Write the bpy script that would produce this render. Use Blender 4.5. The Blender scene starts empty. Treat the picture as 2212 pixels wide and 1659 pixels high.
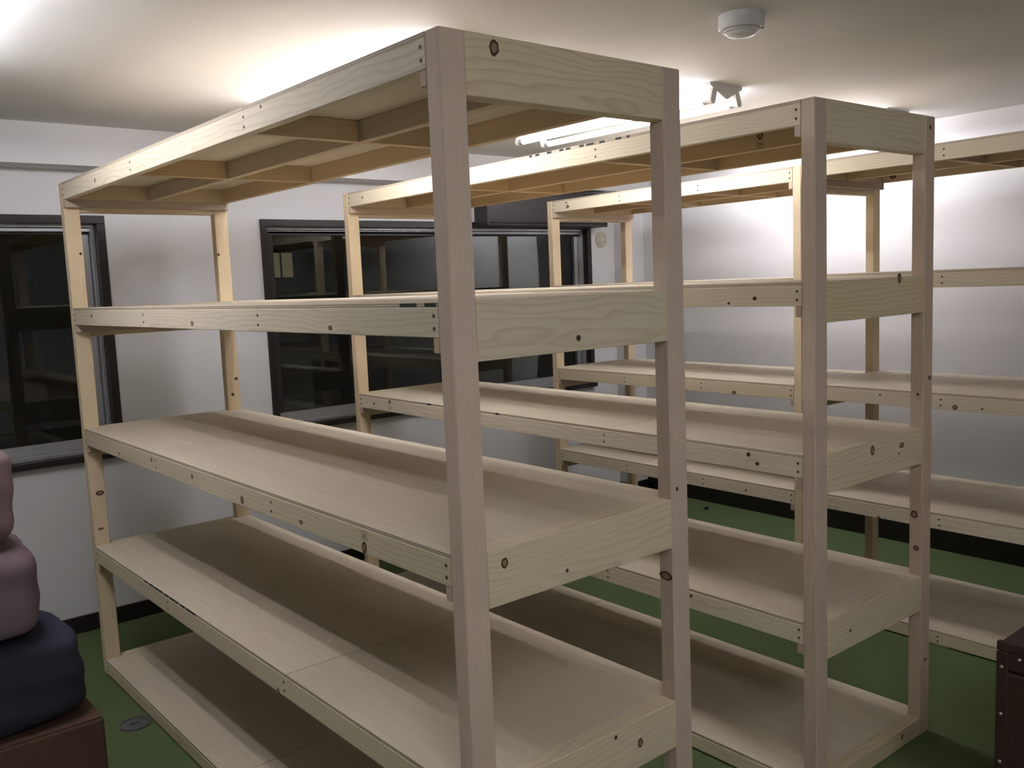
import bpy, bmesh, math, random
from mathutils import Vector, Matrix

random.seed(11)
sc = bpy.context.scene
COL = sc.collection

# ------------------------------------------------------------------ camera
FPX, YAW, PITCH, ROLL = 1956.2, 0.87559, -0.11190, -0.04078
CAM = Vector((-1.1997, -1.6397, 1.8867))
fwd = Vector((math.cos(PITCH) * math.cos(YAW), math.cos(PITCH) * math.sin(YAW), math.sin(PITCH)))
rgt = Vector((math.sin(YAW), -math.cos(YAW), 0.0))
upv = rgt.cross(fwd)
R_ = math.cos(ROLL) * rgt + math.sin(ROLL) * upv
U_ = -math.sin(ROLL) * rgt + math.cos(ROLL) * upv
cd = bpy.data.cameras.new('camera')
cd.sensor_fit = 'HORIZONTAL'; cd.sensor_width = 36.0
cd.lens = FPX / 2212.0 * 36.0
cd.clip_start = 0.02; cd.clip_end = 200
cam = bpy.data.objects.new('camera', cd); COL.objects.link(cam)
m = Matrix.Identity(4)
for i in range(3):
    m[i][0], m[i][1], m[i][2], m[i][3] = R_[i], U_[i], -fwd[i], CAM[i]
cam.matrix_world = m
sc.camera = cam

# ------------------------------------------------------------------ world, exposure
w = bpy.data.worlds.new('night_sky'); sc.world = w; w.use_nodes = True
w.node_tree.nodes['Background'].inputs[0].default_value = (0.0012, 0.0011, 0.0010, 1)
w.node_tree.nodes['Background'].inputs[1].default_value = 1.0
vs = sc.view_settings
vs.view_transform = 'Standard'; vs.look = 'None'; vs.gamma = 1.0; vs.use_curve_mapping = False
vs.exposure = 1.15
sc.cycles.use_denoising = True
sc.cycles.use_light_tree = False
sc.cycles.max_bounces = 6; sc.cycles.diffuse_bounces = 3
sc.cycles.adaptive_threshold = 0.02
TUBE_POWER = 19.0         # emission strength of the fluorescent tubes
TUBE_COLOR = (0.955, 0.955, 1.05)

# ------------------------------------------------------------------ node helpers
def new_mat(name):
    mt = bpy.data.materials.new(name); mt.use_nodes = True
    nt = mt.node_tree
    return mt, nt, nt.nodes['Principled BSDF']

def N(nt, typ, **kw):
    n = nt.nodes.new(typ)
    for k, v in kw.items(): setattr(n, k, v)
    return n

def L(nt, a, b): nt.links.new(a, b)

def mathn(nt, op, a, b=None, c=None):
    n = N(nt, 'ShaderNodeMath', operation=op)
    for i, v in enumerate((a, b, c)):
        if v is None: continue
        if isinstance(v, (int, float)): n.inputs[i].default_value = v
        else: L(nt, v, n.inputs[i])
    return n.outputs[0]

def mixc(nt, fac, a, b, mode='MIX'):
    n = N(nt, 'ShaderNodeMix', data_type='RGBA', blend_type=mode)
    for i, v in ((0, fac), (6, a), (7, b)):
        if isinstance(v, (int, float)): n.inputs[i].default_value = v
        elif isinstance(v, tuple): n.inputs[i].default_value = (*v, 1)
        else: L(nt, v, n.inputs[i])
    return n.outputs[2]

def simple(name, col, rough=0.6, metal=0.0, spec=0.3):
    mt, nt, b = new_mat(name)
    b.inputs['Base Color'].default_value = (*col, 1)
    b.inputs['Roughness'].default_value = rough
    b.inputs['Metallic'].default_value = metal
    b.inputs['Specular IOR Level'].default_value = spec
    return mt

def wood(name, light, dark, ring=0.010, contrast=0.6, rough=0.62, fibre=0.25, tone=0.16, wob=0.05):
    """lumber: growth rings around an off-centre pith along local X, fine fibres, tone per piece"""
    mt, nt, b = new_mat(name)
    tc = N(nt, 'ShaderNodeTexCoord'); oi = N(nt, 'ShaderNodeObjectInfo')
    rnd = oi.outputs['Random']
    sep = N(nt, 'ShaderNodeSeparateXYZ'); L(nt, tc.outputs['Object'], sep.inputs[0])
    x = mathn(nt, 'ADD', sep.outputs[0], mathn(nt, 'MULTIPLY', rnd, 37.0))
    y, z = sep.outputs[1], sep.outputs[2]
    cmb = N(nt, 'ShaderNodeCombineXYZ'); L(nt, x, cmb.inputs[0]); L(nt, y, cmb.inputs[1]); L(nt, z, cmb.inputs[2])
    mp = N(nt, 'ShaderNodeMapping'); mp.inputs['Scale'].default_value = (1.5, 4.5, 4.5); L(nt, cmb.outputs[0], mp.inputs[0])
    n1 = N(nt, 'ShaderNodeTexNoise'); n1.inputs['Scale'].default_value = 1.0; n1.inputs['Detail'].default_value = 2.0
    L(nt, mp.outputs[0], n1.inputs['Vector'])
    sepn = N(nt, 'ShaderNodeSeparateColor'); L(nt, n1.outputs['Color'], sepn.inputs[0])
    r2 = mathn(nt, 'FRACT', mathn(nt, 'MULTIPLY', rnd, 7.13))
    r3 = mathn(nt, 'FRACT', mathn(nt, 'MULTIPLY', rnd, 13.7))
    oy = mathn(nt, 'MULTIPLY', mathn(nt, 'SUBTRACT', r2, 0.5), 0.16)
    oz = mathn(nt, 'ADD', mathn(nt, 'MULTIPLY', r3, 0.07), 0.02)
    yy = mathn(nt, 'ADD', mathn(nt, 'ADD', y, oy), mathn(nt, 'MULTIPLY', mathn(nt, 'SUBTRACT', sepn.outputs[0], 0.5), wob))
    zz = mathn(nt, 'ADD', mathn(nt, 'ADD', z, oz), mathn(nt, 'MULTIPLY', mathn(nt, 'SUBTRACT', sepn.outputs[1], 0.5), wob))
    mp3 = N(nt, 'ShaderNodeMapping'); mp3.inputs['Scale'].default_value = (5.0, 22, 22); L(nt, cmb.outputs[0], mp3.inputs[0])
    n3 = N(nt, 'ShaderNodeTexNoise'); n3.inputs['Scale'].default_value = 1.0; n3.inputs['Detail'].default_value = 1.0
    L(nt, mp3.outputs[0], n3.inputs['Vector'])
    wv = mathn(nt, 'MULTIPLY', mathn(nt, 'SUBTRACT', n3.outputs['Fac'], 0.5), ring * 2.2)
    r = mathn(nt, 'SQRT', mathn(nt, 'ADD', mathn(nt, 'MULTIPLY', yy, yy), mathn(nt, 'MULTIPLY', zz, zz)))
    fr = mathn(nt, 'FRACT', mathn(nt, 'DIVIDE', mathn(nt, 'ADD', r, wv), ring))
    ringv = mathn(nt, 'MULTIPLY', mathn(nt, 'MINIMUM', mathn(nt, 'POWER', fr, 4.0), mathn(nt, 'MULTIPLY', mathn(nt, 'SUBTRACT', 1.0, fr), 6.0)), mathn(nt, 'MULTIPLY', n1.outputs['Fac'], contrast * 2.4))       # slow early wood, sharp late wood
    mp2 = N(nt, 'ShaderNodeMapping'); mp2.inputs['Scale'].default_value = (5, 260, 260); L(nt, cmb.outputs[0], mp2.inputs[0])
    n2 = N(nt, 'ShaderNodeTexNoise'); n2.inputs['Scale'].default_value = 1.0; n2.inputs['Detail'].default_value = 3.0
    L(nt, mp2.outputs[0], n2.inputs['Vector'])
    fac = mathn(nt, 'ADD', ringv, mathn(nt, 'MULTIPLY', mathn(nt, 'SUBTRACT', n2.outputs['Fac'], 0.5), fibre))
    col = mixc(nt, fac, light, dark)
    hsv = N(nt, 'ShaderNodeHueSaturation')
    L(nt, col, hsv.inputs['Color'])
    L(nt, mathn(nt, 'ADD', mathn(nt, 'MULTIPLY', r2, tone), 1.0 - tone * 0.5), hsv.inputs['Value'])
    L(nt, mathn(nt, 'ADD', mathn(nt, 'MULTIPLY', r3, 0.3), 0.85), hsv.inputs['Saturation'])
    L(nt, hsv.outputs[0], b.inputs['Base Color'])
    b.inputs['Roughness'].default_value = rough; b.inputs['Specular IOR Level'].default_value = 0.25
    return mt

M = {}
M['pine'] = wood('pine_lumber', (0.74, 0.645, 0.475), (0.48, 0.35, 0.19), ring=0.012, contrast=0.50, fibre=0.18)
M['joist'] = wood('joist_lumber', (0.66, 0.50, 0.31), (0.44, 0.29, 0.15), ring=0.011, contrast=0.40, fibre=0.18)
M['end'] = wood('end_board_lumber', (0.69, 0.585, 0.395), (0.43, 0.30, 0.13), ring=0.015, contrast=0.50, tone=0.10, wob=0.09, fibre=0.16)
M['post'] = wood('post_lumber', (0.62, 0.49, 0.385), (0.42, 0.30, 0.215), ring=0.008, contrast=0.30, tone=0.10, wob=0.02, fibre=0.22)
M['post_yellow'] = wood('yellow_post_lumber', (0.76, 0.60, 0.38), (0.56, 0.40, 0.22), ring=0.010, contrast=0.28, tone=0.08, wob=0.02, fibre=0.16)
M['cleat'] = wood('cleat_lumber', (0.56, 0.43, 0.32), (0.42, 0.29, 0.19), ring=0.006, contrast=0.3)

def plywood():
    mt, nt, b = new_mat('plywood')
    tc = N(nt, 'ShaderNodeTexCoord'); oi = N(nt, 'ShaderNodeObjectInfo')
    sep = N(nt, 'ShaderNodeSeparateXYZ'); L(nt, tc.outputs['Object'], sep.inputs[0])
    x = mathn(nt, 'ADD', sep.outputs[0], mathn(nt, 'MULTIPLY', oi.outputs['Random'], 23.0))
    cmb = N(nt, 'ShaderNodeCombineXYZ'); L(nt, x, cmb.inputs[0]); L(nt, sep.outputs[1], cmb.inputs[1])
    mp = N(nt, 'ShaderNodeMapping'); mp.inputs['Scale'].default_value = (2.5, 60, 1); L(nt, cmb.outputs[0], mp.inputs[0])
    n = N(nt, 'ShaderNodeTexNoise'); n.inputs['Scale'].default_value = 1; n.inputs['Detail'].default_value = 4
    L(nt, mp.outputs[0], n.inputs['Vector'])
    mp2 = N(nt, 'ShaderNodeMapping'); mp2.inputs['Scale'].default_value = (1.2, 6, 1); L(nt, cmb.outputs[0], mp2.inputs[0])
    n2 = N(nt, 'ShaderNodeTexNoise'); n2.inputs['Scale'].default_value = 1; n2.inputs['Detail'].default_value = 2
    L(nt, mp2.outputs[0], n2.inputs['Vector'])
    f = mathn(nt, 'ADD', mathn(nt, 'MULTIPLY', n.outputs['Fac'], 0.55), mathn(nt, 'MULTIPLY', n2.outputs['Fac'], 0.45))
    f = mathn(nt, 'MULTIPLY', mathn(nt, 'SUBTRACT', f, 0.3), 1.6)
    face = mixc(nt, f, (0.70, 0.61, 0.465), (0.55, 0.455, 0.32))
    # veneer layers: crossing plies show dark only on the cut edges (they lie inside the thickness)
    zt = mathn(nt, 'ABSOLUTE', sep.outputs[2])
    lay = mathn(nt, 'COMPARE', zt, 0.0027, 0.0011)
    col = mixc(nt, mathn(nt, 'MULTIPLY', lay, 0.75), face, (0.20, 0.14, 0.09))
    hsv = N(nt, 'ShaderNodeHueSaturation'); L(nt, col, hsv.inputs['Color'])
    L(nt, mathn(nt, 'ADD', mathn(nt, 'MULTIPLY', oi.outputs['Random'], 0.10), 0.95), hsv.inputs['Value'])
    L(nt, hsv.outputs[0], b.inputs['Base Color'])
    b.inputs['Roughness'].default_value = 0.6; b.inputs['Specular IOR Level'].default_value = 0.25
    return mt
M['ply'] = plywood()

def plaster(name, col, scale=420, strength=0.12):
    mt, nt, b = new_mat(name)
    tc = N(nt, 'ShaderNodeTexCoord')
    n2 = N(nt, 'ShaderNodeTexNoise'); n2.inputs['Scale'].default_value = 1.3; n2.inputs['Detail'].default_value = 2
    L(nt, tc.outputs['Object'], n2.inputs['Vector'])
    c = mixc(nt, n2.outputs['Fac'], tuple(v * 0.97 for v in col), tuple(min(1, v * 1.03) for v in col))
    L(nt, c, b.inputs['Base Color'])
    b.inputs['Roughness'].default_value = 0.75; b.inputs['Specular IOR Level'].default_value = 0.2
    return mt
M['wall'] = plaster('white_wallpaper', (0.78, 0.765, 0.755))
M['ceil'] = plaster('ceiling_wallpaper', (0.77, 0.75, 0.715))

def carpet():
    mt, nt, b = new_mat('green_carpet')
    tc = N(nt, 'ShaderNodeTexCoord')
    n = N(nt, 'ShaderNodeTexNoise'); n.inputs['Scale'].default_value = 260; n.inputs['Detail'].default_value = 4
    L(nt, tc.outputs['Object'], n.inputs['Vector'])
    n2 = N(nt, 'ShaderNodeTexNoise'); n2.inputs['Scale'].default_value = 5; n2.inputs['Detail'].default_value = 4
    L(nt, tc.outputs['Object'], n2.inputs['Vector'])
    c = mixc(nt, n.outputs['Fac'], (0.088, 0.122, 0.050), (0.158, 0.208, 0.092))
    c = mixc(nt, mathn(nt, 'MULTIPLY', n2.outputs['Fac'], 0.35), c, (0.10, 0.15, 0.055))
    L(nt, c, b.inputs['Base Color'])
    b.inputs['Roughness'].default_value = 0.95; b.inputs['Specular IOR Level'].default_value = 0.1
    bp = N(nt, 'ShaderNodeBump'); bp.inputs['Strength'].default_value = 0.5; bp.inputs['Distance'].default_value = 0.003
    L(nt, n.outputs['Fac'], bp.inputs['Height']); L(nt, bp.outputs[0], b.inputs['Normal'])
    return mt
M['carpet'] = carpet()
M['dark_trim'] = simple('dark_brown_trim', (0.022, 0.016, 0.014), 0.38, spec=0.4)
M['hood'] = simple('dark_brown_panel', (0.035, 0.026, 0.024), 0.42, spec=0.4)
M['alu'] = simple('aluminium_sash', (0.50, 0.51, 0.53), 0.38, metal=0.75)
M['alu_dark'] = simple('bronze_sash', (0.030, 0.026, 0.025), 0.4, spec=0.4)
M['lamp_white'] = simple('lamp_housing_white', (0.78, 0.77, 0.75), 0.4)
M['plastic_white'] = simple('white_plastic', (0.74, 0.73, 0.71), 0.35)
M['cream'] = simple('cream_plastic', (0.62, 0.59, 0.47), 0.45)
M['steel'] = simple('screw_steel', (0.42, 0.40, 0.36), 0.35, metal=0.8)
M['screw_dark'] = simple('screw_hole', (0.06, 0.045, 0.03), 0.6)
M['ink'] = simple('black_ink', (0.025, 0.024, 0.022), 0.6)
M['knot'] = simple('knot_wood', (0.075, 0.042, 0.022), 0.6)
M['knot_heart'] = simple('knot_heart_wood', (0.30, 0.195, 0.11), 0.6)
M['metal_grey'] = simple('floor_cover_metal', (0.20, 0.195, 0.21), 0.45, metal=0.6)
M['black_rubber'] = simple('black_rubber', (0.02, 0.02, 0.02), 0.6)

mt, nt, b = new_mat('tube_glow')
em = N(nt, 'ShaderNodeEmission'); em.inputs[0].default_value = (*TUBE_COLOR, 1); em.inputs[1].default_value = TUBE_POWER
L(nt, em.outputs[0], nt.nodes['Material Output'].inputs[0]); M['tube'] = mt

mt, nt, b = new_mat('window_glass')
tr = N(nt, 'ShaderNodeBsdfTransparent'); tr.inputs[0].default_value = (0.80, 0.83, 0.82, 1)
gl = N(nt, 'ShaderNodeBsdfGlossy'); gl.inputs[0].default_value = (0.9, 0.92, 0.92, 1); gl.inputs[1].default_value = 0.0
fz = N(nt, 'ShaderNodeFresnel'); fz.inputs[0].default_value = 1.5
mx = N(nt, 'ShaderNodeMixShader'); L(nt, fz.outputs[0], mx.inputs[0]); L(nt, tr.outputs[0], mx.inputs[1]); L(nt, gl.outputs[0], mx.inputs[2])
L(nt, mx.outputs[0], nt.nodes['Material Output'].inputs[0]); M['glass'] = mt

mt, nt, b = new_mat('dark_leather')
tc = N(nt, 'ShaderNodeTexCoord'); vo = N(nt, 'ShaderNodeTexVoronoi'); vo.inputs['Scale'].default_value = 180
L(nt, tc.outputs['Object'], vo.inputs['Vector'])
b.inputs['Base Color'].default_value = (0.050, 0.022, 0.019, 1); b.inputs['Roughness'].default_value = 0.42
bp = N(nt, 'ShaderNodeBump'); bp.inputs['Strength'].default_value = 0.35; bp.inputs['Distance'].default_value = 0.001
L(nt, vo.outputs['Distance'], bp.inputs['Height']); L(nt, bp.outputs[0], b.inputs['Normal']); M['leather'] = mt

def fabric(name, c1, c2, scale=9):
    mt, nt, b = new_mat(name)
    tc = N(nt, 'ShaderNodeTexCoord'); n = N(nt, 'ShaderNodeTexNoise')
    n.inputs['Scale'].default_value = scale; n.inputs['Detail'].default_value = 3
    L(nt, tc.outputs['Object'], n.inputs['Vector'])
    L(nt, mixc(nt, n.outputs['Fac'], c1, c2), b.inputs['Base Color'])
    b.inputs['Roughness'].default_value = 0.9; b.inputs['Specular IOR Level'].default_value = 0.1
    return mt
M['pink_cloth'] = fabric('dusty_pink_cloth', (0.25, 0.175, 0.18), (0.31, 0.215, 0.22), 4)
M['mauve_cloth'] = fabric('mauve_cloth', (0.21, 0.155, 0.175), (0.26, 0.19, 0.21), 4)
M['navy_cloth'] = fabric('navy_cloth', (0.045, 0.045, 0.068), (0.062, 0.06, 0.085), 5)
M['brown_card'] = fabric('brown_card', (0.13, 0.075, 0.055), (0.17, 0.10, 0.07), 6)
M['tape'] = simple('parcel_tape', (0.20, 0.13, 0.085), 0.3)

# ------------------------------------------------------------------ mesh helpers
def mesh_from_bm(name, bm, mat, smooth=False):
    me = bpy.data.meshes.new(name); bm.to_mesh(me); bm.free()
    me.materials.append(mat)
    if smooth:
        for p in me.polygons: p.use_smooth = True
    return me

def link(name, me, parent=None, loc=(0, 0, 0), rot=(0, 0, 0)):
    o = bpy.data.objects.new(name, me); COL.objects.link(o)
    o.location = loc; o.rotation_euler = rot
    if parent is not None: o.parent = parent
    return o

def tag(o, label=None, cat=None, group=None, kind=None):
    if label: o['label'] = label
    if cat: o['category'] = cat
    if group: o['group'] = group
    if kind: o['kind'] = kind
    return o

def empty(name, loc, rz=0.0):
    o = bpy.data.objects.new(name, None); COL.objects.link(o)
    o.location = loc; o.rotation_euler = (0, 0, rz); o.empty_display_size = 0.1
    return o

_cache = {}
def box_mesh(name, sx, sy, sz, mat, bev=0.0, seg=1):
    key = (name, round(sx, 4), round(sy, 4), round(sz, 4), mat.name, bev, seg)
    if key in _cache: return _cache[key]
    bm = bmesh.new(); bmesh.ops.create_cube(bm, size=1.0)
    for v in bm.verts: v.co = Vector((v.co.x * sx, v.co.y * sy, v.co.z * sz))
    if bev: bmesh.ops.bevel(bm, geom=bm.edges[:], offset=bev, segments=seg, affect='EDGES', profile=0.5)
    _cache[key] = mesh_from_bm(name, bm, mat); return _cache[key]

def box(name, lo, hi, mat, parent=None, bev=0.0, seg=1):
    c = [(a + b_) / 2 for a, b_ in zip(lo, hi)]; s = [b_ - a for a, b_ in zip(lo, hi)]
    return link(name, box_mesh(name, *s, mat, bev, seg), parent, c)

ROTS = {'X': (0, 0, 0), 'Y': (0, 0, math.pi / 2), 'Z': (0, -math.pi / 2, 0)}
def board(name, lo, hi, axis, mat, parent, bev=0.0016):
    """a piece of lumber whose grain (local X) runs along the given axis"""
    c = [(a + b_) / 2 for a, b_ in zip(lo, hi)]; s = [b_ - a for a, b_ in zip(lo, hi)]
    ls = {'X': s, 'Y': (s[1], s[0], s[2]), 'Z': (s[2], s[1], s[0])}[axis]
    return link(name, box_mesh(name, *ls, mat, bev), parent, c, ROTS[axis])

def lathe(name, prof, mat, parent=None, loc=(0, 0, 0), rot=(0, 0, 0), n=32, smooth=True):
    bm = bmesh.new(); rings = []
    for r, z in prof:
        if r < 1e-6: rings.append([bm.verts.new((0, 0, z))])
        else: rings.append([bm.verts.new((r * math.cos(2 * math.pi * i / n), r * math.sin(2 * math.pi * i / n), z)) for i in range(n)])
    for a, b_ in zip(rings, rings[1:]):
        for i in range(n):
            j = (i + 1) % n
            if len(a) == 1 and len(b_) == 1: continue
            if len(a) == 1: bm.faces.new((a[0], b_[j], b_[i]))
            elif len(b_) == 1: bm.faces.new((a[i], a[j], b_[0]))
            else: bm.faces.new((a[i], a[j], b_[j], b_[i]))
    bmesh.ops.recalc_face_normals(bm, faces=bm.faces)
    me = mesh_from_bm(name, bm, mat)
    if smooth:
        for p in me.polygons: p.use_smooth = True
        try: me.set_sharp_from_angle(angle=math.radians(40))
        except Exception: pass
    return link(name, me, parent, loc, rot)

def prism(name, pts, axis_lo, axis_hi, mat, parent=None, loc=(0, 0, 0), rot=(0, 0, 0)):
    """outline in local XZ pushed along local Y"""
    bm = bmesh.new()
    a = [bm.verts.new((x, axis_lo, z)) for x, z in pts]; b_ = [bm.verts.new((x, axis_hi, z)) for x, z in pts]
    bm.faces.new(a); bm.faces.new(b_[::-1])
    for i in range(len(pts)):
        j = (i + 1) % len(pts); bm.faces.new((a[i], b_[i], b_[j], a[j]))
    bmesh.ops.recalc_face_normals(bm, faces=bm.faces)
    return link(name, mesh_from_bm(name, bm, mat), parent, loc, rot)

# ------------------------------------------------------------------ room
CZ = 2.812                        # ceiling height
YW = 3.805                        # window wall
XL, YB = -3.8, -5.2               # walls behind / left of the camera
def xr(y): return 4.705 + 0.028 * (y - 0.5)     # the right wall is a touch out of square
TH = 0.15
def struct(o): return tag(o, kind='structure')

def slab(name, pts, z0, z1, mat):
    bm = bmesh.new()
    a = [bm.verts.new((x, y, z0)) for x, y in pts]; b_ = [bm.verts.new((x, y, z1)) for x, y in pts]
    bm.faces.new(a); bm.faces.new(b_[::-1])
    for i in range(len(pts)):
        j = (i + 1) % len(pts); bm.faces.new((a[i], b_[i], b_[j], a[j]))
    bmesh.ops.recalc_face_normals(bm, faces=bm.faces)
    return struct(link(name, mesh_from_bm(name, bm, mat)))

outline = [(XL - TH, YB - TH), (xr(YB - TH) + TH, YB - TH), (xr(YW + TH) + TH, YW + TH), (XL - TH, YW + TH)]
slab('floor', outline, -0.1, 0.0, M['carpet'])
slab('ceiling', outline, CZ, CZ + 0.1, M['ceil'])
slab('wall_right', [(xr(YB), YB), (xr(YB) + TH, YB), (xr(YW) + TH, YW), (xr(YW), YW)], 0, CZ, M['wall'])
slab('wall_left', [(XL - TH, YB), (XL, YB), (XL, YW), (XL - TH, YW)], 0, CZ, M['wall'])
slab('wall_back', [(XL - TH, YB - TH), (xr(YB) + TH, YB - TH), (xr(YB) + TH, YB), (XL - TH, YB)], 0, CZ, M['wall'])

# window wall with two openings
W1 = (-2.62, 0.388, 0.985, 2.352)      # x0, x1, z0, z1 of the outer casing
W2 = (1.322, 4.255, 0.985, 2.345)
def wall_with_openings():
    bm = bmesh.new()
    def bx(x0, x1, z0, z1):
        ret = bmesh.ops.create_cube(bm, size=1.0)
        for v in ret['verts']:
            v.co = Vector(((x0 + x1) / 2 + v.co.x * (x1 - x0), YW + TH / 2 + v.co.y * TH, (z0 + z1) / 2 + v.co.z * (z1 - z0)))
    e = 0.02
    xe = xr(YW) + TH
    bx(XL - TH, xe, 0, W1[2] + e); bx(XL - TH, xe, W1[3] - e, CZ)
    for a, b_ in ((XL - TH, W1[0] + e), (W1[1] - e, W2[0] + e), (W2[1] - e, xe)):
        bx(a, b_, W1[2] + e, W1[3] - e)
    return struct(link('wall_window', mesh_from_bm('wall_window', bm, M['wall'])))
wall_with_openings()
# dropped beam along the top of the window wall, corner pillar
struct(box('trim_beam', (XL, 3.612, 2.600), (xr(3.6), YW, CZ), M['wall']))
slab('wall_pillar', [(4.545, 3.692), (xr(3.692), 3.692), (xr(YW), YW), (4.545, YW)], 0, 2.600, M['wall'])

# skirting
struct(box('baseboard_window', (XL, YW - 0.014, 0), (4.545, YW, 0.098), M['dark_trim'], bev=0.003))
slab('baseboard_right', [(xr(YB) - 0.014, YB), (xr(YB), YB), (xr(3.692), 3.692), (xr(3.692) - 0.014, 3.692)], 0, 0.145, M['dark_trim'])
slab('baseboard_pillar', [(4.531, 3.678), (xr(3.678) - 0.014, 3.678), (xr(3.692) - 0.014, 3.692), (4.545, 3.692), (4.545, YW - 0.014), (4.531, YW - 0.014)], 0, 0.098, M['dark_trim'])

def window(idx, x0, x1, z0, z1, split):
    """dark wooden casing, aluminium outer frame and two sliding sashes"""
    root = empty('window_%d' % idx, ((x0 + x1) / 2, YW, z0)); struct(root)
    ox, oz = (x0 + x1) / 2, z0
    def b(name, lo, hi, mat, parent=root, bev=0.002):
        off = Vector((ox, YW, oz)) if parent is root else Vector((ox, YW, oz)) + Vector(parent.location)
        return box(name, [a - o for a, o in zip(lo, off)], [a - o for a, o in zip(hi, off)], mat, parent, bev)
    f = 0.045; yi = YW - 0.018; yo = YW + 0.115
    b('casing_head', (x0, yi, z1 - f), (x1, yo, z1), M['dark_trim'])
    b('casing_jamb', (x0, yi, z0 + 0.02), (x0 + f, yo, z1 - f), M['dark_trim'])
    b('casing_jamb', (x1 - f, yi, z0 + 0.02), (x1, yo, z1 - f), M['dark_trim'])
    b('casing_sill', (x0 - 0.0, YW - 0.045, z0 - 0.005), (x1 + 0.0, yo, z0 + 0.03), M['dark_trim'])
    # aluminium track frame
    a0, a1, c0, c1 = x0 + f, x1 - f, z0 + 0.03, z1 - f
    b('track_head', (a0, YW + 0.035, c1 - 0.018), (a1, YW + 0.11, c1), M['alu'])
    b('track_head_lip', (a0, YW + 0.050, c1 - 0.040), (a1, YW + 0.056, c1 - 0.022), M['alu'], bev=0.001)
    b('track_sill', (a0, YW + 0.012, c0), (a1, YW + 0.11, c0 + 0.022), M['alu'])
    b('track_jamb', (a0, YW + 0.035, c0 + 0.022), (a0 + 0.018, YW + 0.11, c1 - 0.018), M['alu_dark'])
    b('track_jamb', (a1 - 0.020, YW + 0.035, c0 + 0.022), (a1, YW + 0.11, c1 - 0.018), M['alu'])
    s0, s1, t0, t1 = a0 + 0.02, a1 - 0.022, c0 + 0.022, c1 - 0.024
    for k, (l, r, yy, stl, str_) in enumerate(((s0, split + 0.03, YW + 0.062, M['alu_dark'], M['alu_dark']), (split - 0.03, s1, YW + 0.090, M['alu_dark'], M['alu']))):
        sash = empty('sash', ((l + r) / 2 - ox, 0, 0)); sash.parent = root
        b('sash_bottom_rail', (l, yy - 0.013, t0), (r, yy + 0.013, t0 + 0.058), M['alu'], sash)
        b('sash_top_rail', (l, yy - 0.012, t1 - 0.030), (r, yy + 0.012, t1), M['alu_dark'], sash)
        b('sash_stile', (l, yy - 0.012, t0 + 0.058), (l + 0.040, yy + 0.012, t1 - 0.030), stl, sash)
        b('sash_stile', (r - 0.040, yy - 0.012, t0 + 0.058), (r, yy + 0.012, t1 - 0.030), str_, sash)
        b('glass_pane', (l + 0.036, yy - 0.003, t0 + 0.05), (r - 0.036, yy + 0.003, t1 - 0.024), M['glass'], sash, bev=0.0)
    return root
window(1, *W1, -1.1)
window(2, *W2, 2.78)

# ------------------------------------------------------------------ neighbour's house seen through the dark glass
M['house'] = plaster('house_render', (0.42, 0.38, 0.30))
mt, nt, b = new_mat('lit_pane')
em = N(nt, 'ShaderNodeEmission'); em.inputs[0].default_value = (1.0, 0.80, 0.45, 1); em.inputs[1].default_value = 0.05
L(nt, em.outputs[0], nt.nodes['Material Output'].inputs[0]); M['lit'] = mt
hs = empty('neighbour_house', (3.90, 8.9, 0)); tag(hs, 'dim house outside with a small lit window beyond the glass', 'house')
def hb(name, lo, hi, mat, parent=hs, bev=0.0):
    o = Vector((3.90, 8.9, 0)) + (Vector(parent.location) if parent is not hs else Vector((0, 0, 0)))
    return box(name, [a - c for a, c in zip(lo, o)], [a - c for a, c in zip(hi, o)], mat, parent, bev)
hb('wall', (3.90 - 2.6, 8.2, 0.0), (3.90, 9.6, 3.2), M['house'])
hb('roof', (3.90 - 2.8, 7.9, 3.2), (3.90 + 0.2, 9.8, 3.34), M['dark_trim'])
wf = hb('window_frame', (3.57 - 0.17, 8.17, 2.19 - 0.17), (3.57 + 0.17, 8.20, 2.19 + 0.17), M['alu_dark'])
for sx in (-1, 1):
    hb('pane', (3.57 + sx * 0.08 - 0.065, 8.160, 2.19 - 0.14), (3.57 + sx * 0.08 + 0.065, 8.168, 2.19 + 0.14), M['lit'], wf)

# ------------------------------------------------------------------ shelving
WU, PX, PY, EB, RH, PT, RT = 0.808, 0.0717, 0.0514, 0.140, 0.0695, 0.0115, 0.032
LV = [2.4438, 1.8478, 1.2586, 0.6644, 0.0760]

def screw_mesh():
    if 'screw' in _cache: return _cache['screw']
    bm = bmesh.new()
    bmesh.ops.create_cone(bm, cap_ends=True, segments=10, radius1=0.0042, radius2=0.0036, depth=0.0016)
    for v in bm.verts: v.co = Vector((v.co.z, v.co.x, v.co.y))       # axis along X
    _cache['screw'] = mesh_from_bm('screw', bm, M['steel']); return _cache['screw']

def to_local(parent, pt):
    """unit-space point -> local space of a part placed directly under the unit"""
    return parent.matrix_basis.inverted() @ Vector(pt)

def screws(rail, pts, face_x, dark=True):
    """screw heads of one rail, joined: each is only two or three pixels across"""
    bm = bmesh.new()
    for (y, z) in pts:
        ret = bmesh.ops.create_cone(bm, cap_ends=True, segments=10, radius1=0.0048, radius2=0.0040, depth=0.0014)
        for v in ret['verts']:
            q = Vector((face_x + v.co.z, y + v.co.x, z + v.co.y))
            v.co = to_local(rail, q)
    o = link('screw_heads', mesh_from_bm('screw_heads', bm, M['screw_dark'] if dark else M['steel']), rail)
    o['kind'] = 'stuff'
    return o

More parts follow.
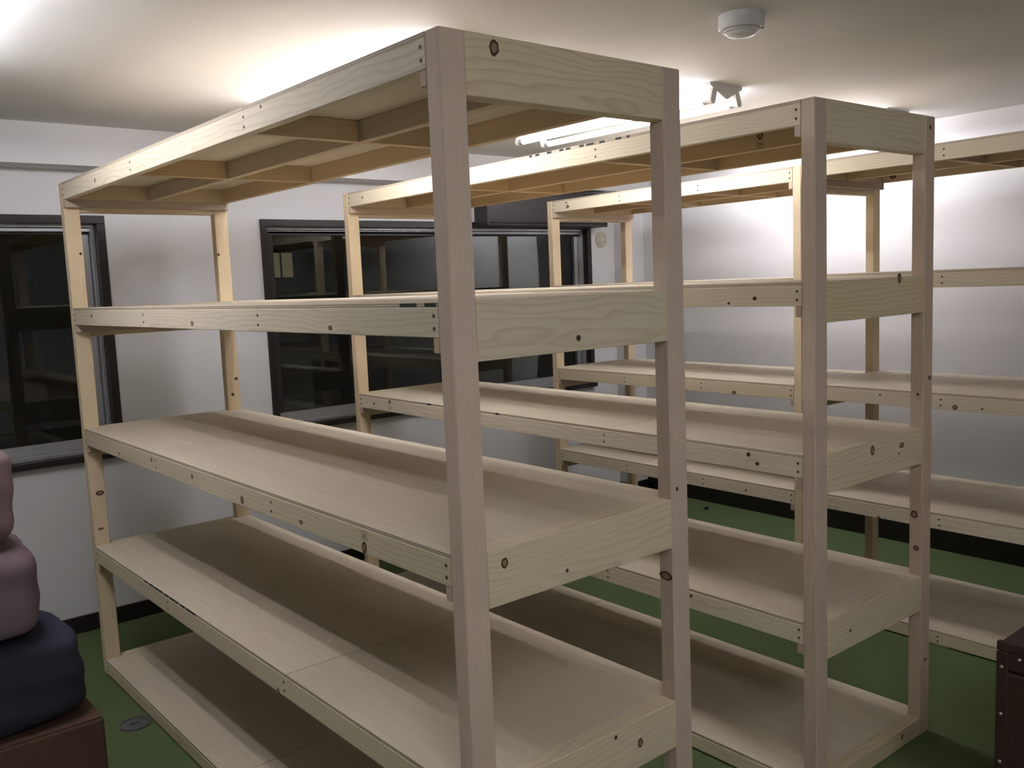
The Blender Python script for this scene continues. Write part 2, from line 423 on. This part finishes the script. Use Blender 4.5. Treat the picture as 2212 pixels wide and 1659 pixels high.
def disc_part(name, part, centre, normal, a, b_, mat, thick=0.0012, n=20, ang=0.0, wob=0.09, seed=0):
    """flat elliptic piece (knot, print) lying on a face of a board; a, b_: half axes; centre in unit space"""
    rr = random.Random(seed + int(centre[0] * 1000) + int(centre[2] * 777))
    nv = Vector(normal).normalized()
    up = Vector((0, 0, 1)) if abs(nv.z) < 0.9 else Vector((0, 1, 0))
    e1 = up.cross(nv).normalized(); e2 = nv.cross(e1)
    e1, e2 = e1 * math.cos(ang) + e2 * math.sin(ang), e2 * math.cos(ang) - e1 * math.sin(ang)
    bm = bmesh.new(); top = []; bot = []
    for i in range(n):
        t = 2 * math.pi * i / n; k = 1 + rr.uniform(-wob, wob)
        q = Vector(centre) + e1 * (a * k * math.cos(t)) + e2 * (b_ * k * math.sin(t))
        top.append(bm.verts.new(to_local(part, q + nv * thick))); bot.append(bm.verts.new(to_local(part, q - nv * 0.002)))
    bm.faces.new(top)
    for i in range(n):
        j = (i + 1) % n; bm.faces.new((bot[i], bot[j], top[j], top[i]))
    bmesh.ops.recalc_face_normals(bm, faces=bm.faces)
    return link(name, mesh_from_bm(name, bm, mat), part)

def knot(part, centre, normal, a, b_, ang=0.0, heart=True):
    k = disc_part('knot', part, centre, normal, a, b_, M['knot'], 0.0008, ang=ang)
    if heart:
        # the paler heart inside the dark rim belongs to the same knot: one joined mesh
        h = disc_part('knot', part, centre, normal, a * 0.62, b_ * 0.62, M['knot_heart'], 0.0011, ang=ang)
        bm = bmesh.new(); bm.from_mesh(k.data)
        n0 = len(bm.faces); bm.from_mesh(h.data); bm.faces.ensure_lookup_table()
        for f_ in bm.faces[n0:]: f_.material_index = 1
        bm.to_mesh(k.data); bm.free(); k.data.materials.append(M['knot_heart'])
        bpy.data.objects.remove(h)
    return k

def print_mark(part, name, quads, normal_axis, plane):
    """flat black print: rectangles given in unit space on a plane x = const or y = const"""
    bm = bmesh.new()
    for (a0, a1, z0, z1) in quads:
        if normal_axis == 'x': pts = [(plane, a0, z0), (plane, a1, z0), (plane, a1, z1), (plane, a0, z1)]
        else: pts = [(a0, plane, z0), (a1, plane, z0), (a1, plane, z1), (a0, plane, z1)]
        bm.faces.new([bm.verts.new(to_local(part, q)) for q in pts])
    bmesh.ops.recalc_face_normals(bm, faces=bm.faces)
    return link(name, mesh_from_bm(name, bm, M['ink']), part)

def stamp_quads(y, z, s):
    t = s * 0.07
    q = [(y - s, y + s, z - s, z - s + t), (y - s, y + s, z + s - t, z + s), (y - s, y - s + t, z - s, z + s), (y + s - t, y + s, z - s, z + s)]
    # the grade mark inside the square
    q += [(y + 0.10 * s, y + 0.55 * s, z + 0.30 * s, z + 0.46 * s), (y + 0.42 * s, y + 0.58 * s, z - 0.35 * s, z + 0.30 * s), (y + 0.10 * s, y + 0.50 * s, z - 0.50 * s, z - 0.36 * s),
          (y + 0.08 * s, y + 0.20 * s, z - 0.5 * s, z + 0.05 * s), (y - 0.55 * s, y - 0.15 * s, z + 0.15 * s, z + 0.28 * s), (y - 0.55 * s, y - 0.15 * s, z - 0.15 * s, z - 0.02 * s),
          (y - 0.40 * s, y - 0.28 * s, z - 0.52 * s, z + 0.4 * s)]
    return q

def frame(root, y0, parts, tag_, pm):
    """a pair of posts with an end board at every level"""
    parts[tag_, 'front'] = board('post', (0, y0, 0.0), (PX, y0 + PY, LV[0]), 'Z', M[pm], root, 0.003)
    parts[tag_, 'back'] = board('post', (WU - PX, y0, 0.0), (WU, y0 + PY, LV[0]), 'Z', M[pm], root, 0.003)
    for k, z in enumerate(LV):
        lo = 0.004 if k == 4 else z - EB
        parts[tag_, 'end', k] = board('end_board', (PX, y0 + 0.0008, lo), (WU - PX, y0 + PY, z), 'X', M['end'], root, 0.0015)

def tray(root, ya, yb, k, dz, seam, parts, tag_, joists=(0.316, 0.667)):
    """plywood on a grid of rails and joists, resting on a cleat at either end"""
    z = LV[k] + dz; zt = z - PT; zb = zt - RH
    if k == 4: zb = 0.008
    g = 0.0012
    ya += g; yb -= g
    ln = yb - ya
    ys = ya + ln * seam
    for a, b_ in ((ya, ys - 0.0016), (ys + 0.0016, yb)):
        parts[tag_, 'ply', k, round(a, 2)] = board('shelf_board', (0.001, a, zt), (WU - 0.001, b_, z), 'Y', M['ply'], root, 0.0006)
    fr = board('front_rail', (0, ya, zb), (RT, yb, zt), 'Y', M['pine'], root)
    parts[tag_, 'front', k] = fr
    parts[tag_, 'back', k] = board('back_rail', (WU - RT, ya, zb), (WU, yb, zt), 'Y', M['joist'], root)
    parts[tag_, 'centre', k] = board('center_rail', (WU / 2 - RT / 2, ya + RT, zb), (WU / 2 + RT / 2, yb - RT, zt), 'Y', M['joist'], root)
    jy = [ya + RT / 2] + [ya + ln * f for f in joists] + [yb - RT / 2]
    for i, y in enumerate(jy):
        if i in (0, len(jy) - 1):
            board('cross_joist', (RT, y - RT / 2, zb), (WU - RT, y + RT / 2, zt), 'X', M['joist'], root)
        else:
            board('cross_joist', (RT, y - RT / 2, zb), (WU / 2 - RT / 2, y + RT / 2, zt), 'X', M['joist'], root)
            board('cross_joist', (WU / 2 + RT / 2, y - RT / 2, zb), (WU - RT, y + RT / 2, zt), 'X', M['joist'], root)
    if k < 4:
        for y0, y1 in ((ya, ya + 0.024), (yb - 0.024, yb)):
            board('cleat', (0.001, y0, zb - 0.037), (WU - 0.001, y1, zb), 'X', M['cleat'], root, 0.002)
    else:
        for y in jy:
            board('foot_block', (0.004, y - 0.05, 0.0), (0.06, y + 0.05, zb), 'Y', M['joist'], root, 0.001)
            board('foot_block', (WU - 0.06, y - 0.05, 0.0), (WU - 0.004, y + 0.05, zb), 'Y', M['joist'], root, 0.001)
    sc_pts = []
    for i, y in enumerate(jy):
        h = zt - zb
        sc_pts += [(y, zb + h * 0.30), (y, zb + h * 0.72)]
    screws(fr, sc_pts, -0.0002)
    return zb, zt

def shelf_unit(label, origin, rz, spans, seams, dzs=None, joists=None):
    """spans: y positions of the post frames; trays hang between neighbouring frames"""
    root = empty('wooden_shelving_unit', (origin[0], origin[1], 0), rz)
    tag(root, label, 'shelf', 'raw timber shelving units')
    parts = {}
    for i, y in enumerate(spans): frame(root, y, parts, i, 'post' if i == 0 else 'post_yellow')
    for i in range(len(spans) - 1):
        for k in range(5):
            tray(root, spans[i] + PY, spans[i + 1], k, (dzs[i] if dzs else 0) if k < 4 else 0, seams[i][k], parts, 't%d' % i, joists[i] if joists else (0.316, 0.667))
    return root, parts

LU = 3.1336
u1, p1 = shelf_unit('front raw timber shelving unit, nearest to the camera, beside the stand-in pile of bundles', (0, 0), 0.0,
                    [0.0, LU - PY], [(0.316, 0.316, 0.69, 0.311, 0.5)])
u2, p2 = shelf_unit('middle raw timber shelving unit with black print along its top plywood edge', (1.5052, 0.0191), -0.0158,
                    [0.0, LU - PY], [(0.316, 0.667, 0.311, 0.667, 0.6)])
L3 = 2.0678
u3, p3 = shelf_unit('rear raw timber shelving unit along the white wall, longest of the three', (3.1784, 1.1293), -0.0223,
                    [-3.12, 0.0, L3 - PY], [(0.5, 0.5, 0.93, 0.5, 0.4), (0.5, 0.5, 0.55, 0.6, 0.5)], dzs=[0.012, 0.0],
                    joists=[(0.25, 0.5, 0.75), (0.33, 0.66)])

# ------------------------------------------------------------------ knots, grade stamps, edge print
KNOTS = [   # unit, face, level, place in the unit, half width, half height
    (1, 'end', 0, (0.156, 0.001, 2.417), 0.014, 0.019),
    (1, 'end', 1, (0.393, 0.001, 1.740), 0.008, 0.008),
    (1, 'end', 2, (0.123, 0.001, 1.220), 0.011, 0.013),
    (1, 'end', 2, (0.326, 0.001, 1.152), 0.005, 0.005),
    (1, 'end', 3, (0.582, 0.001, 0.594), 0.01, 0.013),
    (1, 'end', 3, (0.485, 0.001, 0.646), 0.006, 0.006),
    (1, 'pbY', 0, (0.760, 0.000, 1.286), 0.005, 0.006),
    (1, 'pbX', 0, (0.736, 0.026, 1.032), 0.023, 0.013),
    (1, 'rail', 0, (0.000, 0.887, 2.423), 0.005, 0.005),
    (1, 'rail', 0, (0.000, 2.545, 2.394), 0.006, 0.01),
    (1, 'rail', 1, (0.000, 0.557, 1.784), 0.01, 0.006),
    (1, 'rail', 1, (0.000, 2.779, 1.812), 0.007, 0.008),
    (1, 'rail', 1, (0.000, 1.555, 1.787), 0.01, 0.009),
    (1, 'rail', 2, (0.000, 2.121, 1.225), 0.008, 0.01),
    (1, 'rail', 2, (0.000, 2.547, 1.199), 0.006, 0.008),
    (1, 'rail', 2, (0.000, 1.677, 1.216), 0.01, 0.009),
    (1, 'rail', 2, (0.000, 1.233, 1.199), 0.012, 0.013),
    (1, 'rail', 2, (0.000, 0.445, 1.195), 0.012, 0.016),
    (1, 'rail', 2, (0.000, 0.810, 1.199), 0.012, 0.006),
    (1, 'rail', 3, (0.000, 1.057, 0.587), 0.007, 0.012),
    (1, 'ffY', 0, (0.045, 3.082, 0.929), 0.02, 0.012),
    (1, 'ffY', 0, (0.034, 3.082, 0.749), 0.013, 0.006),
    (1, 'ffY', 0, (0.058, 3.082, 2.108), 0.006, 0.007),
    (1, 'fbY', 0, (0.790, 3.082, 1.427), 0.009, 0.008),
    (1, 'fbY', 0, (0.765, 3.082, 1.343), 0.009, 0.008),
    (1, 'fbY', 0, (0.744, 3.082, 2.095), 0.006, 0.008),
    (2, 'end', 1, (0.551, 0.001, 1.843), 0.013, 0.018),
    (2, 'end', 2, (0.367, 0.001, 1.226), 0.013, 0.018),
    (2, 'end', 2, (0.577, 0.001, 1.215), 0.018, 0.01),
    (2, 'end', 2, (0.557, 0.001, 1.186), 0.005, 0.004),
    (2, 'end', 3, (0.219, 0.001, 0.588), 0.006, 0.006),
    (2, 'end', 4, (0.598, 0.001, 0.046), 0.007, 0.012),
    (2, 'pbY', 0, (0.771, 0.000, 2.402), 0.007, 0.008),
    (2, 'pbY', 0, (0.786, 0.000, 1.451), 0.012, 0.008),
    (2, 'pbY', 0, (0.773, 0.000, 0.310), 0.013, 0.007),
    (2, 'pbX', 0, (0.736, 0.021, 1.390), 0.005, 0.006),
    (2, 'pbX', 0, (0.736, 0.031, 0.911), 0.014, 0.015),
    (2, 'pbX', 0, (0.736, 0.022, 0.775), 0.011, 0.011),
    (2, 'rail', 1, (0.000, 0.239, 1.795), 0.008, 0.007),
    (2, 'rail', 1, (0.000, 0.351, 1.779), 0.005, 0.005),
    (2, 'rail', 2, (0.000, 0.273, 1.234), 0.008, 0.008),
    (2, 'rail', 2, (0.000, 0.235, 1.205), 0.008, 0.007),
    (2, 'rail', 3, (0.000, 0.551, 0.636), 0.007, 0.006),
    (2, 'rail', 2, (0.000, 2.731, 1.236), 0.012, 0.01),
    (2, 'rail', 2, (0.000, 2.909, 1.212), 0.008, 0.007),
    (2, 'ctr', 0, (0.388, 0.487, 2.419), 0.013, 0.018),
    (2, 'rail', 0, (0.000, 2.905, 2.401), 0.006, 0.008),
    (3, 'rail', 0, (0.000, 1.850, 2.392), 0.015, 0.012),
    (3, 'rail2', 0, (0.000, 1.863, 2.419), 0.01, 0.006),
    (3, 'rail', 2, (0.000, 0.455, 1.188), 0.016, 0.01),
    (3, 'railb', 2, (0.000, -0.837, 1.207), 0.012, 0.012),
    (3, 'railb', 2, (0.000, -0.456, 1.240), 0.005, 0.005),
    (3, 'railb', 2, (0.000, -0.963, 1.209), 0.005, 0.005),
    (3, 'railb', 3, (0.000, -0.452, 0.599), 0.01, 0.008),
    (3, 'rail', 3, (0.000, 0.380, 0.613), 0.007, 0.006),
    (3, 'bbX', 0, (0.776, -0.096, 2.406), 0.02, 0.014),
]
PARTS = {1: p1, 2: p2, 3: p3}
for u, face, k, c, a, b_ in KNOTS:
    P = PARTS[u]; f3 = 1 if u == 3 else 0           # the rear unit has a frame more: its visible bays are t0 (near) and t1 (far)
    far = 't%d' % f3
    part, nrm = {
        'end': (P[0 if u < 3 else 1, 'end', k], (0, -1, 0)), 'pbY': (P[0, 'back'], (0, -1, 0)), 'pbX': (P[0, 'back'], (-1, 0, 0)),
        'rail': (P[far, 'front', k], (-1, 0, 0)), 'rail2': (P[far, 'front', k], (-1, 0, 0)), 'railb': (P['t0', 'front', k], (-1, 0, 0)),
        'ffY': (P[1, 'front'], (0, -1, 0)), 'fbY': (P[1, 'back'], (0, -1, 0)), 'ctr': (P[far, 'centre', k], (-1, 0, 0)), 'bbX': (P['t0', 'back', k], (-1, 0, 0))}[face]
    knot(part, c, nrm, a, b_, heart=max(a, b_) > 0.0095)

def ply_of(P, bay, k, y):
    # the plywood piece of a level that holds the place y
    best = None
    for key, o in P.items():
        if key[0] == bay and key[1] == 'ply' and key[2] == k and key[3] <= y and (best is None or key[3] > best[0]): best = (key[3], o)
    return best[1]
def edge_print(P, bay, k, spans):
    groups = {}
    for a, b_ in spans:
        o = ply_of(P, bay, k, min(a, b_)); groups.setdefault(o.name, (o, []))[1].append((min(a, b_), max(a, b_), LV[k] - PT + 0.0012, LV[k] - 0.0012))
    for o, q in groups.values(): print_mark(o, 'edge_print', q, 'x', 0.0006)
e2 = [1.428, 1.409, 1.387, 1.359, 1.310, 1.279, 1.229, 1.202, 1.188, 1.159, 1.105, 1.077, 1.063, 1.017, 0.987, 0.955, 0.895, 0.862, 0.834, 0.817]
edge_print(p2, 't0', 0, list(zip(e2[0::2], e2[1::2])))
edge_print(p1, 't0', 1, [(0.209, 0.137), (0.105, 0.058)])
yy_ = [2.353 - i * 0.0612 for i in range(11)]
edge_print(p1, 't0', 3, [(y, y - 0.036 - 0.012 * ((i * 7) % 3)) for i, y in enumerate(yy_[:10])])
edge_print(p2, 't0', 2, [(2.351, 2.311), (1.753, 1.728)])
print_mark(p1['t0', 'front', 2], 'grade_stamp', stamp_quads(0.441, 1.228, 0.0125), 'x', -0.0004)
print_mark(p2['t0', 'centre', 0], 'grade_stamp', stamp_quads(0.487, 2.383, 0.0165), 'x', WU / 2 - RT / 2 - 0.0004)
print_mark(p2['t0', 'front', 2], 'grade_stamp', stamp_quads(2.735, 1.200, 0.0125), 'x', -0.0004)

# ------------------------------------------------------------------ light fittings
FY0, FY1 = 1.175, 2.650
def fitting(x, y0, y1, label):
    """surface mounted inverted-V batten with two bare tubes"""
    root = empty('fluorescent_light', (x, (y0 + y1) / 2, CZ)); tag(root, label, 'ceiling light', 'twin tube ceiling lights')
    h = (y1 - y0) / 2
    prism('housing', [(-0.128, 0.0), (0.128, 0.0), (0.128, -0.014), (0.006, -0.070), (-0.006, -0.070), (-0.128, -0.014)], -h, h, M['lamp_white'], root)
    for s in (-1, 1):
        tx, tz = s * 0.105, -0.082
        for e in (-1, 1):
            # lamp holder: a rounded blade standing off the sloping side
            pts = [(-0.016, 0.058), (0.016, 0.058), (0.019, 0.0)] + [(0.019 * math.cos(a), 0.019 * math.sin(a)) for a in [-math.pi * i / 8 for i in range(1, 8)]] + [(-0.019, 0.0)]
            ho = prism('lamp_holder', pts, -0.012, 0.012, M['lamp_white'], root, (tx, e * (h - 0.014), tz), (0, -s * 0.30, 0))
            lathe('end_cap', [(0, -0.016), (0.0175, -0.016), (0.0175, 0.016), (0, 0.016)], M['alu'], root, (tx, e * (h - 0.042), tz), (math.pi / 2, 0, 0), 18)
        bm = bmesh.new(); bmesh.ops.create_cone(bm, cap_ends=False, segments=10, radius1=0.016, radius2=0.016, depth=2 * (h - 0.057))
        me = mesh_from_bm('tube', bm, M['tube'], True)
        link('tube', me, root, (tx, 0, tz), (math.pi / 2, 0, 0))
    return root
fitting(2.603, FY0, FY1, 'twin tube ceiling light seen between the front and middle shelving units')
fitting(4.145, FY0 - 0.09, FY1 - 0.09, 'twin tube ceiling light nearest to the right white wall')
fitting(1.00, FY0, FY1, 'twin tube ceiling light hidden above the front shelving unit top')
fitting(-0.74, FY0 - 0.15, FY1 - 0.15, 'twin tube ceiling light past the left edge of the ceiling')
fitting(-0.74, -2.70, -1.225, 'added twin tube ceiling light, unseen above the camera, to light the shelf ends')  # out-of-view fitting added above the camera to light the shelf ends
fitting(1.00, -3.30, -1.825, 'added twin tube ceiling light, unseen behind the camera, to brighten the shelf ends')  # second unseen fitting, added to brighten the near ends of the units

# ------------------------------------------------------------------ ceiling and wall fixtures
sd = empty('smoke_detector', (1.655, 0.405, CZ)); tag(sd, 'round white smoke detector on the ceiling', 'smoke detector')
lathe('base', [(0, 0), (0.082, 0), (0.082, -0.045), (0.077, -0.052), (0, -0.052)], M['plastic_white'], sd, n=40)
lathe('cap', [(0.0, -0.05), (0.062, -0.05), (0.060, -0.060), (0.048, -0.072), (0.02, -0.079), (0, -0.080)], M['plastic_white'], sd, n=40)
lathe('sensor_rim', [(0.062, -0.052), (0.066, -0.054), (0.066, -0.060), (0.061, -0.062), (0.058, -0.060)], M['plastic_white'], sd, n=40)
lathe('indicator_lamp', [(0, -0.004), (0.004, -0.003), (0.004, 0), (0, 0)], M['ink'], sd, (0.04, -0.062, -0.052), n=10)

vt = empty('vent_cover', (4.385, YW, 2.214)); tag(vt, 'round cream vent cover on the wall right of the window', 'vent cover')
lathe('plate', [(0, 0.0), (0.066, 0.0), (0.066, 0.008), (0.060, 0.014), (0, 0.014)], M['cream'], vt, rot=(math.pi / 2, 0, 0), n=36)
lathe('raised_ring', [(0.040, 0.013), (0.045, 0.019), (0.049, 0.013)], M['cream'], vt, rot=(math.pi / 2, 0, 0), n=36)
for a in (0.8, 2.4, 3.9, 5.5):
    lathe('fixing_screw', [(0, 0.003), (0.005, 0.002), (0.005, 0), (0, 0)], M['metal_grey'], vt, (0.028 * math.cos(a), -0.013, 0.028 * math.sin(a)), (math.pi / 2, 0, 0), 10)

hd = empty('curtain_box', (3.675, YW, 2.31)); tag(hd, 'dark brown box mounted above the right half of the window', 'box')
box('side_panel', (-0.635, -0.158, 0.0), (-0.617, 0, 0.266), M['hood'], hd, 0.002)
box('side_panel', (0.617, -0.158, 0.0), (0.635, 0, 0.266), M['hood'], hd, 0.002)
box('front_panel', (-0.617, -0.158, 0.022), (0.617, -0.140, 0.266), M['hood'], hd, 0.002)
box('bottom_board', (-0.617, -0.158, 0.0), (0.617, 0, 0.020), M['hood'], hd, 0.002)
box('top_board', (-0.617, -0.140, 0.248), (0.617, 0, 0.266), M['hood'], hd, 0.002)

fc = empty('floor_outlet', (-0.072, 2.425, 0)); tag(fc, 'round grey metal cover on the green floor by the front unit', 'floor outlet')
lathe('cover_plate', [(0, 0.006), (0.055, 0.006), (0.060, 0.003), (0.060, 0)], M['metal_grey'], fc, n=36)
lathe('rim', [(0.060, 0.0), (0.061, 0.007), (0.066, 0.007), (0.067, 0.0)], M['metal_grey'], fc, n=36)
box('slot', (-0.022, -0.005, 0.005), (0.022, 0.005, 0.0075), M['ink'], fc, 0.001)

fp = empty('floor_stopper', (4.559, 2.876, 0)); tag(fp, 'tiny black cap on the green floor by the right wall', 'cap')
lathe('disc', [(0, 0.012), (0.014, 0.012), (0.019, 0.006), (0.019, 0)], M['black_rubber'], fp, n=18)
lathe('ring', [(0.010, 0.012), (0.012, 0.018), (0.015, 0.012)], M['black_rubber'], fp, n=18)

# ------------------------------------------------------------------ leather trunk at the right edge
tx, ty, tz = 1.893, -0.42, 0.624
tk = empty('leather_trunk', (tx + 0.31, ty - 0.24, 0)); tag(tk, 'dark brown leather trunk with metal studs at the right edge', 'trunk')
def tb(name, lo, hi, mat, par=tk, bev=0.0, seg=1): return box(name, lo, hi, mat, par, bev, seg)
tb('body', (-0.31, -0.24, 0.0), (0.31, 0.24, tz - 0.10), M['leather'], bev=0.012, seg=3)
lid = tb('lid', (-0.31, -0.24, tz - 0.098), (0.31, 0.24, tz), M['leather'], bev=0.014, seg=3)
tb('edge_strap', (-0.313, -0.243, tz - 0.030), (-0.290, 0.243, tz + 0.003), M['leather'], bev=0.006, seg=2)
tb('corner_strap', (-0.313, 0.205, 0.0), (-0.29, 0.243, tz - 0.032), M['leather'], bev=0.003)
for (y, z) in ((0.17, tz - 0.045), (0.225, tz - 0.085), (0.225, tz - 0.25), (0.225, tz - 0.42), (0.06, tz - 0.045), (-0.06, tz - 0.045), (-0.17, tz - 0.045)):
    lathe('stud', [(0, 0.006), (0.004, 0.005), (0.007, 0.002), (0.0075, 0)], M['steel'], tk, (-0.3125, y, z), (0, -math.pi / 2, 0), 12)

# ------------------------------------------------------------------ guessed pile standing in for an indistinct shape at the left edge
bx_ = empty('guessed_box', (-0.735, 1.96, 0)); tag(bx_, 'guessed brown box at the bottom of the stand-in pile on the left edge', 'box')
box('body', (-0.36, -0.26, 0), (0.36, 0.26, 0.40), M['brown_card'], bx_, 0.008, 2)
box('flap', (-0.355, -0.255, 0.400), (0.355, -0.003, 0.406), M['brown_card'], bx_, 0.001)
box('flap', (-0.355, 0.003, 0.400), (0.355, 0.255, 0.406), M['brown_card'], bx_, 0.001)
box('tape_strip', (-0.358, -0.03, 0.4065), (0.358, 0.03, 0.4075), M['tape'], bx_)

def soft(name, sx, sy, sz, mat, loc, seed, parent=None, rz=0.0, amp=0.03, pw=6):
    """cushion-like bundle: a rounded box with folds"""
    rr = random.Random(seed)
    bm = bmesh.new(); bmesh.ops.create_cube(bm, size=2.0)
    bmesh.ops.subdivide_edges(bm, edges=bm.edges[:], cuts=14, use_grid_fill=True)
    ph = [rr.uniform(0, 6.28) for _ in range(6)]
    for v in bm.verts:
        q = v.co.copy()
        p4 = (abs(q.x) ** pw + abs(q.y) ** pw + abs(q.z) ** pw) ** (1.0 / pw)
        q = q / p4
        f = 1 + amp * (math.sin(5 * q.x + ph[0] + 2 * q.z) * math.sin(4 * q.y + ph[1]) + 0.7 * math.sin(9 * q.z + ph[2] + 3 * q.x) * 0.5 + 0.5 * math.sin(7 * q.y + 5 * q.x + ph[3]))
        z = q.z
        v.co = Vector((q.x * sx * f, q.y * sy * f, z * sz * (f if z > 0 else 1.0) + sz))
    mn = min(v.co.z for v in bm.verts)
    for v in bm.verts: v.co.z -= mn
    return link(name, mesh_from_bm(name, bm, mat, True), parent, loc, (0, 0, rz))
nb = soft('guessed_bag', 0.36, 0.25, 0.16, M['navy_cloth'], (-0.77, 1.96, 0.408), 5, rz=0.05, pw=6)
tag(nb, 'guessed navy blue soft bag in the middle of the stand-in pile on the left edge', 'bag')
b1 = soft('guessed_blanket', 0.345, 0.25, 0.15, M['mauve_cloth'], (-0.86, 1.96, 0.752), 9, rz=-0.06, amp=0.018, pw=7)
tag(b1, 'guessed mauve folded blanket on the navy bag of the stand-in pile at the left edge', 'blanket')
b2 = soft('guessed_blanket', 0.33, 0.24, 0.17, M['pink_cloth'], (-0.90, 1.97, 1.062), 21, rz=0.08, amp=0.022, pw=6)
tag(b2, 'guessed dusty pink folded blanket on top of the stand-in pile at the left edge', 'blanket')
